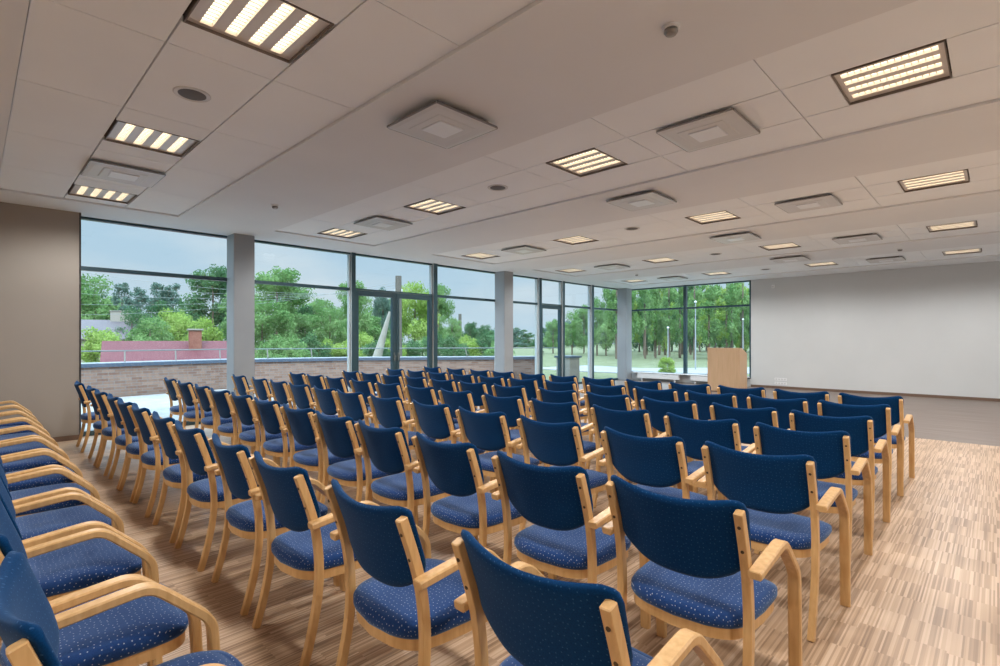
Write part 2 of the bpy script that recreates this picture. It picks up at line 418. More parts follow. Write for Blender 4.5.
# ------------------------------------------------------------------ windows on the long side
FD0, FD1 = XG-.05, XG+.05
TZ = 2.48; TOPZ = 3.205
def win_side(n, ya, yb, top=TOPZ, split=TZ, bot=.0, lower=True):
    root = empty('window_%d' % n, (XG, (ya+yb)/2, 0)); root['kind'] = 'structure'
    def add(name, mb, m, par=root):
        o = mb.build(name, m, par); return o
    y0, y1 = ya-(ya+yb)/2, yb-(ya+yb)/2
    f = MB(); t = .03
    f.box(-.05, .05, y0, y1, top, H+.01)
    f.box(-.04, .04, y0, y1, split-t, split+t) if lower else f.box(-.04, .04, y0, y1, split+.0, split+t)
    if lower: f.box(-.05, .06, y0, y1, 0, .07)
    add('window_frame', f, M['frame'])
    f = MB(); f.box(-.04, .04, y0, y0+.02, .07 if lower else split, top); f.box(-.04, .04, y1-.02, y1, .07 if lower else split, top)
    add('side_frame', f, M['frame_side_lit'])
    add('pane', MB().box(-.006, .006, y0+.02, y1-.02, split+t, top), M['glass'])
    if lower: add('pane', MB().box(-.006, .006, y0+.02, y1-.02, .07, split-t), M['glass'])
win_side(1, 1.08, 3.20)
win_side(2, 3.44, 5.50)
win_side(3, 5.60, 7.66, lower=False)
win_side(4, 7.78, 9.88)
win_side(5, 10.12, 11.58)
win_side(6, 11.70, 12.72, lower=False)
win_side(7, 12.82, 14.30)
win_side(8, 14.42, 16.45)
for k, (ya, yb) in enumerate([(5.50, 5.60), (7.66, 7.78), (11.58, 11.70), (12.72, 12.82), (14.30, 14.42)]):
    mid = (ya+yb)/2
    o = struct('trim_%d' % (10+k), MB().box(XG-.07, XG+.02, ya, yb, 0, H), M['frame_side_lit'])  # mullion body painted pale as if lit from the side, front strip stays dark
    struct('trim_%d' % (20+k), MB().box(XG+.02, XG+.10, ya+.015, yb-.015, 0, H), M['frame_side_lit'])
    struct('trim_%d' % (30+k), MB().box(XG+.10, XG+.105, ya+.005, yb-.005, 0, H), M['frame'])
def door_leaf(n, hinge, y0, y1, handle_at, tilt=0):
    root = empty('door_%d' % n, (XG, hinge, 0)); root['kind'] = 'structure'; root.rotation_euler.z = 0
    w_ = .085
    f = MB()
    f.bbox(-.035, .055, y0, y0+w_, .01, 2.47, .004).bbox(-.035, .055, y1-w_, y1, .01, 2.47, .004)
    f.bbox(-.035, .055, y0+w_, y1-w_, 2.36, 2.47, .004).bbox(-.035, .055, y0+w_, y1-w_, .01, .12, .004)
    f.build('leaf_frame', M['frame'], root)
    MB().box(0, .012, y0+w_, y1-w_, .12, 2.36).build('pane', M['glass'], root)
    hd = MB().bbox(.055, .067, handle_at-.018, handle_at+.018, .95, 1.14, .003)
    hd.tube([(.065, handle_at, 1.08), (.11, handle_at, 1.08), (.115, handle_at, 1.05), (.115, handle_at, .95)], .010)
    hd.build('door_handle', M['steel'], root, 40)
    return root
door_leaf(1, 5.61, 0, 1.015, .97)
door_leaf(2, 6.635, 0, 1.015, .05)
door_leaf(3, 11.71, 0, 1.0, .06)
# far window, facing the wood
root = empty('window_9', (-7.45, YF+.06, 0)); root['kind'] = 'structure'
f = MB(); xa, xb = -2.25, 2.08
f.box(xa, xb, -.05, .05, TOPZ-.005, H+.01).box(xa, xb, -.04, .04, TZ-.03, TZ+.03).box(xa, xb, -.05, .06, .24, .31)
f.box(xb-.05, xb, -.05, .05, .3, TOPZ)
f.box(-.045, .045, -.07, .06, .24, H)
f.build('window_frame', M['frame'], root)
for a, b in ((xa, -.045), (.045, xb-.05)):
    MB().box(a, b, -.006, .006, TZ+.03, TOPZ).build('pane', M['glass'], root)
    MB().box(a, b, -.006, .006, .31, TZ-.03).build('pane', M['glass'], root)
struct('wall_front.001', MB().box(-9.7, -5.37, YF, YF+.3, 0, .24), M['wall_grey'])
# low sill with convectors under the far window
cv = empty('window_sill', (-7.4, YF-.10, 0)); cv['kind'] = 'structure'
MB().bbox(-1.9, 2.0, -.14, .10, .27, .30, .006).build('sill_board', M['white'], cv)
def conv(x, L, lb):
    t = empty('convector_heater', (x, YF-.20, 0)); tag(t, lb, 'heater', 'low convector heaters under the far window')
    m = MB(); m.bbox(-L/2, L/2, -.05, .05, .10, .255, .005); m.build('body', M['white'], t)
    g = MB()
    for k in range(int(L/.03)): g.box(-L/2+.02+k*.03, -L/2+.026+k*.03, -.035, .035, .2555, .259)
    g.build('grille', M['greymetal'], t)
    for s_ in (-1, 1): MB().box(s_*(L/2-.15)-.02, s_*(L/2-.15)+.02, -.03, .03, 0, .10).build('foot', M['white'], t)
conv(-8.3, 1.5, 'low white convector heater under the far window, nearer the corner column')
conv(-6.4, 1.5, 'low white convector heater under the far window, behind the lectern')

# sockets and sensor on the front wall
def socket(x, z, lb):
    t = empty('wall_socket', (x, YF, z)); tag(t, lb, 'socket', 'double sockets on the front wall')
    MB().bbox(-.16, .16, -.012, 0, -.04, .04, .003).build('faceplate', M['white'], t)
    for k in range(4):
        m = MB(); m.rings([[(-.115+k*.077+.024*math.cos(a*math.pi/8), -.0125, .024*math.sin(a*math.pi/8)) for a in range(16)], [(-.115+k*.077+.022*math.cos(a*math.pi/8), -.0135, .022*math.sin(a*math.pi/8)) for a in range(16)]]).build('outlet', M['plate'], t)
socket(-4.55, .27, 'white strip of wall sockets right of the lectern, upper strip')
socket(-4.55, .15, 'white strip of wall sockets right of the lectern, lower strip')
t = empty('wall_sensor', (-4.75, YF, 3.0)); tag(t, 'small white motion sensor high on the grey front wall', 'sensor')
MB().bbox(-.04, .04, -.03, 0, -.05, .05, .006).build('body', M['white'], t); MB().bbox(-.028, .028, -.045, -.03, -.03, .01, .008).build('lens', M['plate'], t)

# ------------------------------------------------------------------ lectern
t = empty('lectern', (-5.33, 14.45, 0)); tag(t, 'light wooden lectern with sloping top before the far window', 'lectern')
hw = .43; d0, d1 = -.25, .30; zt0, zt1 = 1.205, 1.05
def slab(name, pts, x0, x1): return MB().rings([[(x, y, z) for y, z in pts] for x in (x0, x1)]).build(name, M['lectern'], t)
MB().bbox(-hw, hw, d0, d0+.02, .03, zt0, .003).build('front_panel', M['lectern'], t)
for s_ in (-1, 1):
    slab('side_panel', [(d0+.02, .03), (d1, .03), (d1, zt1-.02), (d0+.14, zt0-.02), (d0+.02, zt0-.02)], s_*hw-(.02 if s_ > 0 else 0), s_*hw+(.02 if s_ < 0 else 0))
slab('top', [(d0+.02, zt0-.02), (d0+.14, zt0-.02), (d1+.005, zt1-.02), (d1+.005, zt1), (d0+.14, zt0), (d0+.02, zt0)], -hw, hw)
slab('shelf', [(d0+.02, .70), (d1-.03, .70), (d1-.03, .72), (d0+.02, .72)], -hw+.02, hw-.02)
MB().bbox(-hw+.01, hw-.01, d0+.01, d1-.02, 0, .03, .003).build('plinth', M['brown_trim'], t)

# ------------------------------------------------------------------ chairs
def smooth_path(pts, sub=6):
    """Catmull-Rom through (y,z) points"""
    P = [pts[0]]+list(pts)+[pts[-1]]; o = []
    for i in range(1, len(P)-2):
        for k in range(sub):
            t_ = k/sub; a, b, c_, d = P[i-1], P[i], P[i+1], P[i+2]
            o.append(tuple(.5*((2*b[j])+(-a[j]+c_[j])*t_+(2*a[j]-5*b[j]+4*c_[j]-d[j])*t_*t_+(-a[j]+3*b[j]-3*c_[j]+d[j])*t_**3) for j in (0, 1)))
    o.append(tuple(pts[-1])); return o
def band(path, x, wx, th, bev=.004):
    """rectangular section (wx across, th thick) swept along a path in the yz plane"""
    rg = []
    n = len(path)
    for k, (y, z) in enumerate(path):
        a = path[max(k-1, 0)]; b = path[min(k+1, n-1)]; d = Vector((b[0]-a[0], b[1]-a[1])).normalized(); nn = Vector((-d.y, d.x))
        e = .82 if k in (0, n-1) else 1.0
        h, t_ = wx/2*e, th/2*e; q = bev
        sec = [(-h+q, -t_), (h-q, -t_), (h, -t_+q), (h, t_-q), (h-q, t_), (-h+q, t_), (-h, t_-q), (-h, -t_+q)]
        if k == 0: base = (y, z)
        rg.append([(x+sx, y+nn.x*st, z+nn.y*st) for sx, st in sec])
        if k == 0: rg.append([(x+sx/e, y+d.x*.003+nn.x*st/e, z+d.y*.003+nn.y*st/e) for sx, st in sec])
        if k == n-1: rg.insert(-1, [(x+sx/e, y-d.x*.003+nn.x*st/e, z-d.y*.003+nn.y*st/e) for sx, st in sec])
    return MB().rings(rg)
POST = [(.018, 0), (.055, .13), (.088, .30), (.094, .44), (.080, .58), (.050, .70), (0, .845)]
def posty(z):
    for a, b in zip(POST, POST[1:]):
        if a[1] <= z <= b[1]: return a[0]+(b[0]-a[0])*(z-a[1])/(b[1]-a[1])
    a, b = POST[-2:]; return b[0]+(b[0]-a[0])/(b[1]-a[1])*(z-b[1])
ARM = [(.034, .630), (.12, .641), (.22, .653), (.275, .659), (.305, .660), (.330, .653), (.352, .638), (.39, .602), (.43, .563), (.462, .532), (.480, .510), (.492, .486), (.498, .455), (.503, .36), (.508, .24), (.512, .12), (.516, 0)]
def make_chair():
    root = empty('armchair')
    for s_ in (-1, 1):
        lg = band(smooth_path(POST, 4), s_*.25, .030, .033, .0025).build('rear_leg', M['beech'], root, 32)
        for z in (.70, .79):
            y = posty(z)
            MB().rings([[(s_*.25+.006*math.cos(a*math.pi/5), y-.0195+q*.004, z+.006*math.sin(a*math.pi/5)) for a in range(10)] for q in (0, 1)]).build('screw', M['screw'], lg)
        band(smooth_path(ARM, 3), s_*.2875, .046, .029, .005).build('arm_and_front_leg', M['beech'], root, 32)
    # backrest: padded shell, bowed backwards, dipped top edge, rounded lower edge
    NU, NV = 26, 14
    def pt(u, v, side):
        au = abs(u)
        ztop = .891-.038*(1-au**2); zbot = .545+.10*au**3
        rc = .80
        if au > rc: k = (au-rc)/(1-rc); ztop -= .050*(1-math.sqrt(max(0, 1-k*k))); zbot += .055*(1-math.sqrt(max(0, 1-k*k)))
        z = zbot+(ztop-zbot)*v
        hx = .269-.008*(1-v)
        x = u*hx
        edge = max(au**10, abs(2*v-1)**10)
        th = .015*math.sqrt(max(0, 1-edge))
        y = posty(min(max(z, .5), .88))+.017+.018-.058*(1-(u*u))+(.008 if side > 0 else 0)*(1-edge)
        return (x, y+side*th, z)
    m = MB(); vid = {}
    def vx(i, j, side):
        onb = i in (0, NU) or j in (0, NV); k = (i, j, 0 if onb else side)
        if k not in vid:
            vid[k] = len(m.v)
            ui = -math.cos(math.pi*i/NU); ui = .5*ui+.5*(-1+2*i/NU)
            vj = j/NV; vj = .5*vj+.5*(.5-.5*math.cos(math.pi*vj))
            m.v.append(pt(ui, vj, side))
        return vid[k]
    for side in (-1, 1):
        for i in range(NU):
            for j in range(NV):
                m.f.append((vx(i, j, side), vx(i+1, j, side), vx(i+1, j+1, side), vx(i, j+1, side)))
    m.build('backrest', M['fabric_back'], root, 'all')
    # seat
    def outline(inset, n=64):
        o = []
        for k in range(n):
            a = 2*math.pi*k/n; ca, sa = math.cos(a), math.sin(a)
            x = math.copysign(abs(ca)**.30, ca); y = math.copysign(abs(sa)**.34, sa)
            hw_ = (.246 if y > 0 else .246-.016*(-y))-inset
            yy = .293+y*(.212-inset)+.018*y*max(0, y)*(1-x*x)
            if y < 0: yy -= .055*y*y*(1-x*x)
            o.append((x*hw_, yy))
        return o
    def sz(x, y, z): return z-.020*max(0, (y-.36)/.15)**2 - .008*math.exp(-((x/.12)**2+((y-.22)/.12)**2))
    prof = [(.03, .392), (.006, .394), (0, .406), (0, .426), (.008, .441), (.025, .450), (.06, .457), (.11, .460), (.16, .461), (.195, .461)]
    rg = []
    for ins, z in prof: rg.append([(x, y, sz(x, y, z) if z > .43 else z) for x, y in outline(ins)])
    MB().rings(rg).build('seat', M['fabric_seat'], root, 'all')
    o1, o2 = outline(.010), outline(.028)
    MB().rings([[(x, y, .352) for x, y in o1], [(x, y, .394) for x, y in o1], [(x, y, .394) for x, y in o2], [(x, y, .352) for x, y in o2]], closed=True).build('seat_frame', M['beech'], root, 40)
    sr = MB()
    sr.box(-.232, -.195, .10, .13, .352, .395); sr.box(.195, .232, .10, .13, .352, .395)
    return root
chair0 = make_chair()
FU = [608, 401, 298, 240, 197, 169, 144, 129, 116, 103, 93, 80]
rowsU = {
    'A': (.966, .96, FU),
    'B': (1.79, 1.97, [739, 580, 470, 398, 348, 310, 275, 248, 226, 206, 189, 173]),
    'C': (2.74, 2.90, [810, 679, 575, 502, 446, 398, 360, 333, 306, 284, 264, 243]),
    'D': (3.62, 3.80, [846, 735, 646, 574, 519, 469, 432, 398, 369, 342, 321, 303]),
    'E': (4.46, 4.70, [870, 774, 694, 627, 574, 523, 484, 453, 424, 400, 377, 357]),
    'F': (5.38, 5.62, [888, 805, 734, 675, 623, 574, 535, 502, 472, 446, 423, 402]),
    'G': (6.24, 6.55, [901, 827, 763, 708, 659, 612, 575, 543, 512, 488, 463, 439])}
RN = {'A': 'row nearest the camera', 'B': 'second row of the block', 'C': 'third row of the block', 'D': 'fourth row of the block',
      'E': 'fifth row of the block', 'F': 'sixth row of the block', 'G': 'front row by the lectern'}
spots = []
for rn, (ya, yb, us) in rowsU.items():
    for k, u in enumerate(us):
        y = ya+(yb-ya)*k/11
        x = y*(-357+.7181*(u-500))/(368.4+.6959*(u-500))
        pos = 'at the right aisle end' if k == 0 else ('at the window end' if k == 11 else '%s from the right aisle' % ORD[k])
        spots.append((x, y, 'blue wooden armchair, %s, %s' % (RN[rn], pos), rn, k))
for k, x in enumerate([-1.33, -2.01, -2.70, -3.40, -4.08, -4.76, -5.46, -6.14, -6.82, -7.50, -8.18]):
    pos = 'nearest the camera' if k == 0 else '%s from the camera' % ORD[k]
    spots.append((x, .060 if k == 0 else .036, 'blue wooden armchair in the side-on row at lower left, %s' % pos, '0', k))
for n, (x, y, lb, rn, k) in enumerate(spots):
    near = math.hypot(x, y) < 4.6
    o = chair0 if n == 0 else copy_tree(chair0, skip=() if near else ('screw',))
    rz = R(random.uniform(-1.6, 1.6)) if rn != '0' else 0
    o.rotation_euler = (0, 0, rz)
    o.location = (x-.25*math.cos(rz), y-.25*math.sin(rz), 0)
    tag(o, lb, 'chair', 'blue armchairs set out in rows')

# ------------------------------------------------------------------ outside
def at(u, depth, z=0):
    """a point seen at image column u at a given distance ahead"""
    r = (u-500)/513*depth
    return Vector((-math.sin(YAW)*depth+math.cos(YAW)*r, math.cos(YAW)*depth+math.sin(YAW)*r, z))
def terr(x, y):
    s_ = min(1, max(0, (-x-17)/9)); q = min(1, max(0, (15-y)/10+ (-x-17)/60))
    s_ = s_*s_*(3-2*s_); q = q*q*(3-2*q)
    return -.16-3.4*s_*q
g = MB(); nx, ny = 60, 60
xs = [-150+148*(i/nx) for i in range(nx+1)]; xs = [-160*(1-i/nx)**1.6-10.1 for i in range(nx+1)]
ys = [-60+ (230)*(j/ny) for j in range(ny+1)]
for x in xs:
    for y in ys: g.v.append((x, y, terr(x, y)))
for i in range(nx):
    for j in range(ny):
        a = i*(ny+1)+j; g.f.append((a, a+ny+1, a+ny+2, a+1))
struct('ground', g, M['grass'], smooth='all')
struct('ground.001', MB().box(-10.1, 120, 17.0, 170, -.3, -.16), M['grass'])
PAR = [(-13.8, -6.0), (-16.0, 1.6), (-16.6, 5.2), (-15.4, 8.9), (-11.6, 14.0)]
struct('pavement', MB().prism([(-9.95, -6)]+[(x+.15, y) for x, y in PAR]+[(-9.95, 14.6)], -.14, -.03), M['paving'])
# parapet
def wallstrip(name, pts, t_, z0, z1, m):
    me = bpy.data.meshes.new(name); bm = bmesh.new(); uvl = bm.loops.layers.uv.new('UVMap'); L = 0
    P = [Vector((x, y)) for x, y in pts]; off = []
    for k, p in enumerate(P):
        d = (P[min(k+1, len(P)-1)]-P[max(k-1, 0)]).normalized(); off.append(Vector((-d.y, d.x))*t_)
    for k in range(len(P)-1):
        a, b = P[k], P[k+1]; l_ = (b-a).length
        for pa, pb in ((a, b), (a+off[k], b+off[k+1])):
            vs = [bm.verts.new((pa.x, pa.y, z0)), bm.verts.new((pb.x, pb.y, z0)), bm.verts.new((pb.x, pb.y, z1)), bm.verts.new((pa.x, pa.y, z1))]
            f_ = bm.faces.new(vs)
            for lp, uv in zip(f_.loops, ((L, z0), (L+l_, z0), (L+l_, z1), (L, z1))): lp[uvl].uv = uv
        vs = [bm.verts.new((p.x, p.y, z1)) for p in (a, b, b+off[k+1], a+off[k])]; f_ = bm.faces.new(vs)
        L += l_
    for p, o_ in ((P[0], off[0]), (P[-1], off[-1])):
        vs = [bm.verts.new((q.x, q.y, z)) for q, z in ((p, z0), (p+o_, z0), (p+o_, z1), (p, z1))]; f_ = bm.faces.new(vs)
        for lp, uv in zip(f_.loops, ((0, z0), (.3, z0), (.3, z1), (0, z1))): lp[uvl].uv = uv
    bm.to_mesh(me); bm.free(); me.materials.append(m); o = bpy.data.objects.new(name, me); COL.objects.link(o); return o
pw = empty('parapet_wall', (-16, 2, 0)); tag(pw, 'low brick parapet wall with dark coping around the terrace outside', 'wall')
pw.location = (0, 0, 0)
wallstrip('brickwork', PAR, .28, -.14, .74, M['brick']).parent = pw
cp = wallstrip('coping', [(x+.05, y-.02) for x, y in PAR], .38, .74, .83, M['coping']); cp.parent = pw
wallstrip('flashing', [(x-.02, y) for x, y in PAR], .30, .83, .85, M['coping_light']).parent = pw
rl = empty('handrail'); tag(rl, 'thin steel handrail with slanted posts above the brick parapet', 'railing')
RAILP = [(-14.0, -6.0), (-16.15, 1.6), (-16.75, 5.2), (-15.55, 8.9), (-11.75, 14.0), (-11.15, 14.75)]
MB().tube([(x, y, 1.14) for x, y in RAILP], .016).build('rail', M['steel'], rl, 40)
for a, b in zip(RAILP[:-1], RAILP[1:]):
    n_ = max(1, round(math.hypot(b[0]-a[0], b[1]-a[1])/1.25))
    for k in range(n_):
        x, y = a[0]+(b[0]-a[0])*k/n_, a[1]+(b[1]-a[1])*k/n_
        MB().tube([(x+.12, y-.02, .84), (x, y, 1.13)], .018, 6).build('post', M['steel_dark'], rl)
MB().tube([(RAILP[-1][0], RAILP[-1][1], 1.14), (RAILP[-1][0], RAILP[-1][1], -.14)], .022, 6).build('post', M['steel'], rl)
gp_ = empty('gate_pier', (*at(568, 18.6)[:2], -.1)); tag(gp_, 'square grey pier ending the parapet beside the handrail', 'pier')
MB().bbox(-.3, .3, -.3, .3, 0, .88, .01).build('shaft', M['concrete'], gp_); MB().bbox(-.36, .36, -.36, .36, .88, .95, .01).build('cap', M['coping'], gp_)

# roads beyond the far window
rd = MB(); prevp = None
pl = [at(560, 30), at(600, 27.5), at(640, 26), at(700, 26), at(800, 27), at(900, 29)]
rg_ = []
for k, q in enumerate(pl):
    d = (pl[min(k+1, len(pl)-1)]-pl[max(k-1, 0)]).normalized(); nn = Vector((-d.y, d.x, 0))*2.4
    rg_.append([tuple(p_+Vector((0, 0, z))) for p_, z in ((q-nn, -.2), (q+nn, -.2), (q+nn, -.13), (q-nn, -.13))])
rd.rings(rg_)
struct('road', rd, M['road'])
pv = MB()
pv.box(-9.9, XR, YF+.35, YF+4.2, -.2, -.12)
struct('pavement.001', pv, M['paving'])

# red roofed house and a pale house
def gable(name, c, rz, L, D, zb, ze, zr, wallm, roofm, lb, chim=None, over=.35):
    t = empty(name, (c.x, c.y, 0), rz); tag(t, lb, 'house')
    MB().rings([[(x, -D/2, zb), (x, D/2, zb), (x, D/2, ze), (x, 0, zr-.08), (x, -D/2, ze)] for x in (-L/2, L/2)]).build('wall', wallm, t)
    m = MB(); th = .12; s_ = (zr-ze)/(D/2)
    for sg in (-1, 1):
        yo = sg*(D/2+over); zo = ze-s_*over
        m.rings([[(x, yo, zo), (x, 0, zr), (x, 0, zr+th), (x, yo, zo+th)] for x in (-L/2-over, L/2+over)])
    m.build('roof', roofm, t)
    if chim:
        for (x, y, z0, z1, h, mm) in chim:
            ch = MB().bbox(x-h, x+h, y-h, y+h, z0, z1, .02).build('chimney', M[mm], t)
            MB().bbox(x-h-.08, x+h+.08, y-h-.08, y+h+.08, z1, z1+.1, .02).build('chimney_cap', M['concrete'], ch)
    for x in (-L/4, L/4): MB().box(x-.5, x+.5, -D/2-.03, -D/2+.02, (zb+ze)/2-.3, (zb+ze)/2+.7).build('window', M['glassdark'], t)
    return t
c_ = at(183, 28.8)
gable('house', Vector((c_.x, c_.y, 0)), YAW+R(35), 6.6, 7.5, -3.6, -1.15, 1.25, M['house_wall'], M['roof_red'], 'low house with dark pink roof and brick chimney beyond the terrace',
      [(.55, -.5, .6, 1.95, .30, 'chimney')], over=.3)
c_ = at(92, 58)
gable('house', Vector((c_.x, c_.y, 0)), YAW+R(30), 9, 9, -3.6, 1.6, 3.6, M['house_wall'], M['roof_grey'], 'pale gabled house half hidden by trees at far left',
      [(2.6, .5, 2.6, 4.7, .9, 'house_wall')])

# utility poles and cables
def pole(u, depth, vtop, lb, strut=None):
    p = at(u, depth); zb = terr(p.x, p.y); zt = CAM_H+(340-vtop)/513*depth
    t = empty('utility_pole', (p.x, p.y, zb)); tag(t, lb, 'pole', 'wooden utility poles beyond the terrace')
    MB().tube([(0, 0, 0), (0, 0, zt-zb)], [.20, .16], 10).build('shaft', M['pole_wood'], t, 40)
    MB().bbox(-.20, .20, -.05, .05, zt-zb-.9, zt-zb-.8, .01).build('crossarm', M['pole_wood'], t).rotation_euler.z = YAW
    for k in (-1, 1): MB().lathe([(.03, 0), (.05, .06), (.03, .14), (.001, .15)], (k*.16*math.cos(YAW), k*.16*math.sin(YAW), zt-zb-.8), 8).build('insulator', M['white'], t)
    if strut:
        q = at(strut[0], depth-.4); zs = CAM_H+(340-strut[1])/513*depth
        q2 = at(strut[2], depth-.4)
        MB().tube([(q2.x-p.x, q2.y-p.y, terr(q2.x, q2.y)-zb), (q.x-p.x, q.y-p.y, zs-zb)], [.30, .07], 10).build('strut', M['concrete'], t, 40)
    return Vector((p.x, p.y, zt-.3))
pA = pole(398.5, 26, 276, 'weathered utility pole with pale concrete strut behind the double doors', (390, 312, 372))
pB = pole(460, 52, 314, 'distant leaning utility pole between the double doors and middle column', (455, 325, 449))
for k in range(5):
    zc = 5.2+.55*k; m = MB()
    a = pA+Vector((0, 0, -.15*k)); b = at(20, 24); b.z = 2.6+.62*k
    m.tube([a.lerp(b, q/16)-Vector((0, 0, .5*4*(q/16)*(1-q/16))) for q in range(17)], .006, 5)
    o = m.build('power_cable', M['cable']); tag(o, 'thin power cable outside the left windows, %s of five' % ('lowest', 'second lowest', 'middle one', 'second highest', 'highest')[k], 'cable', 'overhead power cables')
for u, d, v0, lb in ((668, 30, 326, 'slim white flagpole above the round bush'), (695.5, 27, 300, 'slim white flagpole just right of the far window mullion'), (743, 34, 318, 'slim white flagpole beyond the lectern top')):
    p = at(u, d); z1 = CAM_H+(340-v0)/513*d
    t = empty('flagpole', (p.x, p.y, -.16)); tag(t, lb, 'flagpole', 'white flagpoles')
    MB().tube([(0, 0, 0), (0, 0, z1)], [.04, .025], 8).build('shaft', M['column'], t, 40); MB().lathe([(.001, 0), (.07, .04), (.07, .09), (.001, .13)], (0, 0, z1), 10).build('finial', M['white'], t, 40)

# ------------------------------------------------------------------ trees
def crown_mesh(name, kind, nleaf, seed, leaf, m):
    """unit crown: z 0..1, radius about .5 (broad) or narrower (spruce, pine)"""
    rnd = random.Random(seed); mb = MB(); blobs = []
    if kind == 'broad':
        for k in range(34):
            z = rnd.uniform(.10, .93); rr = .5*math.sqrt(max(.02, 1-((z-.45)/.56)**2)); a = rnd.uniform(0, 6.283); q = rr*rnd.uniform(.35, .82)
            blobs.append((q*math.cos(a), q*math.sin(a), z, rnd.uniform(.10, .19)))
    elif kind == 'spruce':
        for k in range(46):
            z = rnd.uniform(.02, .97); rr = .40*(1-z)**.7+.03; a = rnd.uniform(0, 6.283); q = rr*rnd.uniform(.3, .9)
            blobs.append((q*math.cos(a), q*math.sin(a), z, .05+.07*(1-z)))
    elif kind == 'bush':
        for k in range(60):
            z = rnd.uniform(.03, .92); rr = .42*math.sqrt(1-z)+.03; a = rnd.uniform(0, 6.283); q = rr*rnd.uniform(.5, .95)
            blobs.append((q*math.cos(a), q*math.sin(a), z, .13))
    else:
        for k in range(30):
            z = rnd.uniform(.0, .96); rr = .30*math.sqrt(max(.05, 1-((z-.4)/.62)**2)); a = rnd.uniform(0, 6.283); q = rr*rnd.uniform(.2, 1.0)
            blobs.append((q*math.cos(a), q*math.sin(a), z, rnd.uniform(.06, .12)))
    tot = sum(b[3]**2 for b in blobs)
    for bx_, by_, bz_, br in blobs:
        for k in range(int(nleaf*br*br/tot)):
            d = Vector((rnd.gauss(0, 1), rnd.gauss(0, 1), rnd.gauss(0, 1))).normalized(); r_ = br*rnd.uniform(.45, 1.12)
            p = Vector((bx_, by_, bz_))+Vector((d.x*r_, d.y*r_, d.z*r_*.8))
            n_ = (d+Vector((rnd.gauss(0, .5), rnd.gauss(0, .5), rnd.gauss(0, .5)))).normalized()
            a = n_.orthogonal().normalized(); a.rotate(Matrix.Rotation(rnd.uniform(0, 6.28), 3, n_)); b = n_.cross(a); s_ = leaf*rnd.uniform(.6, 1.3)
            mb.quad(p-a*s_, p-b*s_*.6, p+a*s_, p+b*s_*.6)
    me = bpy.data.meshes.new(name); me.from_pydata(mb.v, [], mb.f); me.materials.append(m); me.update(); return me
CR = {}
def crown(kind, mname, v):
    key = (kind, mname, v)
    if key not in CR: CR[key] = crown_mesh('crown', kind, {'broad': 9000, 'spruce': 6000, 'pine': 3600}[kind], v*13+5, {'broad': .021, 'spruce': .018, 'pine': .020}[kind], M[mname])
    return CR[key]
TR = MB(); TR.tube([(0, 0, 0), (.02, .01, .4), (0, .02, .8), (.01, 0, 1.0)], [1, .85, .6, .25], 8); trunk_me = TR.mesh('trunk', M['bark'], 40)
tcount = [0]
def tree(u, depth, vtop, width_px, kind, mname, label, group='trees seen through the long windows', base=.28, z0=None):
    p = at(u, depth); zb = terr(p.x, p.y) if z0 is None else z0; zt = CAM_H+(340-vtop)/513*depth; h = zt-zb; wd = width_px/513*depth
    tcount[0] += 1
    t = empty('tree', (p.x, p.y, zb), random.uniform(0, 6.28)); tag(t, label, 'tree', group)
    c = bpy.data.objects.new('crown', crown(kind, mname, tcount[0] % 2)); COL.objects.link(c); c.parent = t
    c.location = (0, 0, h*base); sx = wd*(1.0 if kind == 'broad' else 1.5); c.scale = (sx, sx, h*(1-base)*1.02)
    k = bpy.data.objects.new('trunk', trunk_me); COL.objects.link(k); k.parent = t; r_ = max(.09, h*.017); k.scale = (r_, r_, h*.85)
W1, W2, WD, W4 = 'through the leftmost window', 'through the window right of the first column', 'through the double doors', 'between the double doors and middle column'
tree(95, 76, 276, 60, 'broad', 'leaf_mid', 'broad green tree %s, at its left edge' % W1)
tree(122, 70, 284, 38, 'spruce', 'leaf_blue', 'spiky dark spruce left of centre %s' % W1)
tree(140, 74, 288, 38, 'spruce', 'leaf_blue', 'slim bluish spruce near the middle %s' % W1)
tree(158, 66, 284, 38, 'spruce', 'leaf_blue', 'pointed bluish spruce just right of the middle %s' % W1)
tree(173, 68, 284, 38, 'spruce', 'leaf_blue', 'pointed spruce left of the tallest tree %s' % W1)
tree(213, 60, 268, 62, 'broad', 'leaf_dark', 'tallest broad tree %s, beside the column' % W1)
tree(80, 80, 290, 70, 'broad', 'leaf_dark', 'dark tree behind the pale gabled house')
tree(104, 42, 330, 50, 'broad', 'leaf_light', 'low bright green tree left of the pink roof', base=.15)
tree(150, 48, 317, 50, 'broad', 'leaf_mid', 'rounded mid green tree above the pink roof ridge', base=.15)
tree(178, 52, 312, 45, 'broad', 'leaf_light', 'yellow green tree behind the brick chimney', base=.15)
tree(206, 46, 318, 40, 'broad', 'leaf_light', 'yellow green low tree right of the brick chimney', base=.15)
tree(277, 46, 270, 68, 'broad', 'leaf_mid', 'tall rounded tree %s, left half' % W2)
tree(262, 40, 300, 60, 'broad', 'leaf_mid', 'lower tree beside the first column, %s' % W2.replace('right of the first column', 'in the second window'), base=.15)
tree(305, 50, 314, 50, 'broad', 'leaf_mid', 'low green tree at the centre %s' % W2, base=.15)
tree(330, 44, 308, 42, 'broad', 'leaf_mid', 'mid height tree right of centre %s' % W2, base=.15)
tree(352, 42, 284, 46, 'broad', 'leaf_mid', 'tall tree behind the left frame of the double doors')
tree(383, 50, 288, 24, 'broad', 'leaf_blue', 'narrow dark tree behind the left door leaf')
tree(368, 48, 318, 40, 'broad', 'leaf_mid', 'low green bush tree behind the left door leaf', base=.12)
tree(415, 36, 283, 52, 'broad', 'leaf_light', 'bright yellow green maple filling the right door leaf', base=.2)
tree(438, 44, 286, 36, 'broad', 'leaf_mid', 'tall tree just right of the double doors', base=.2)
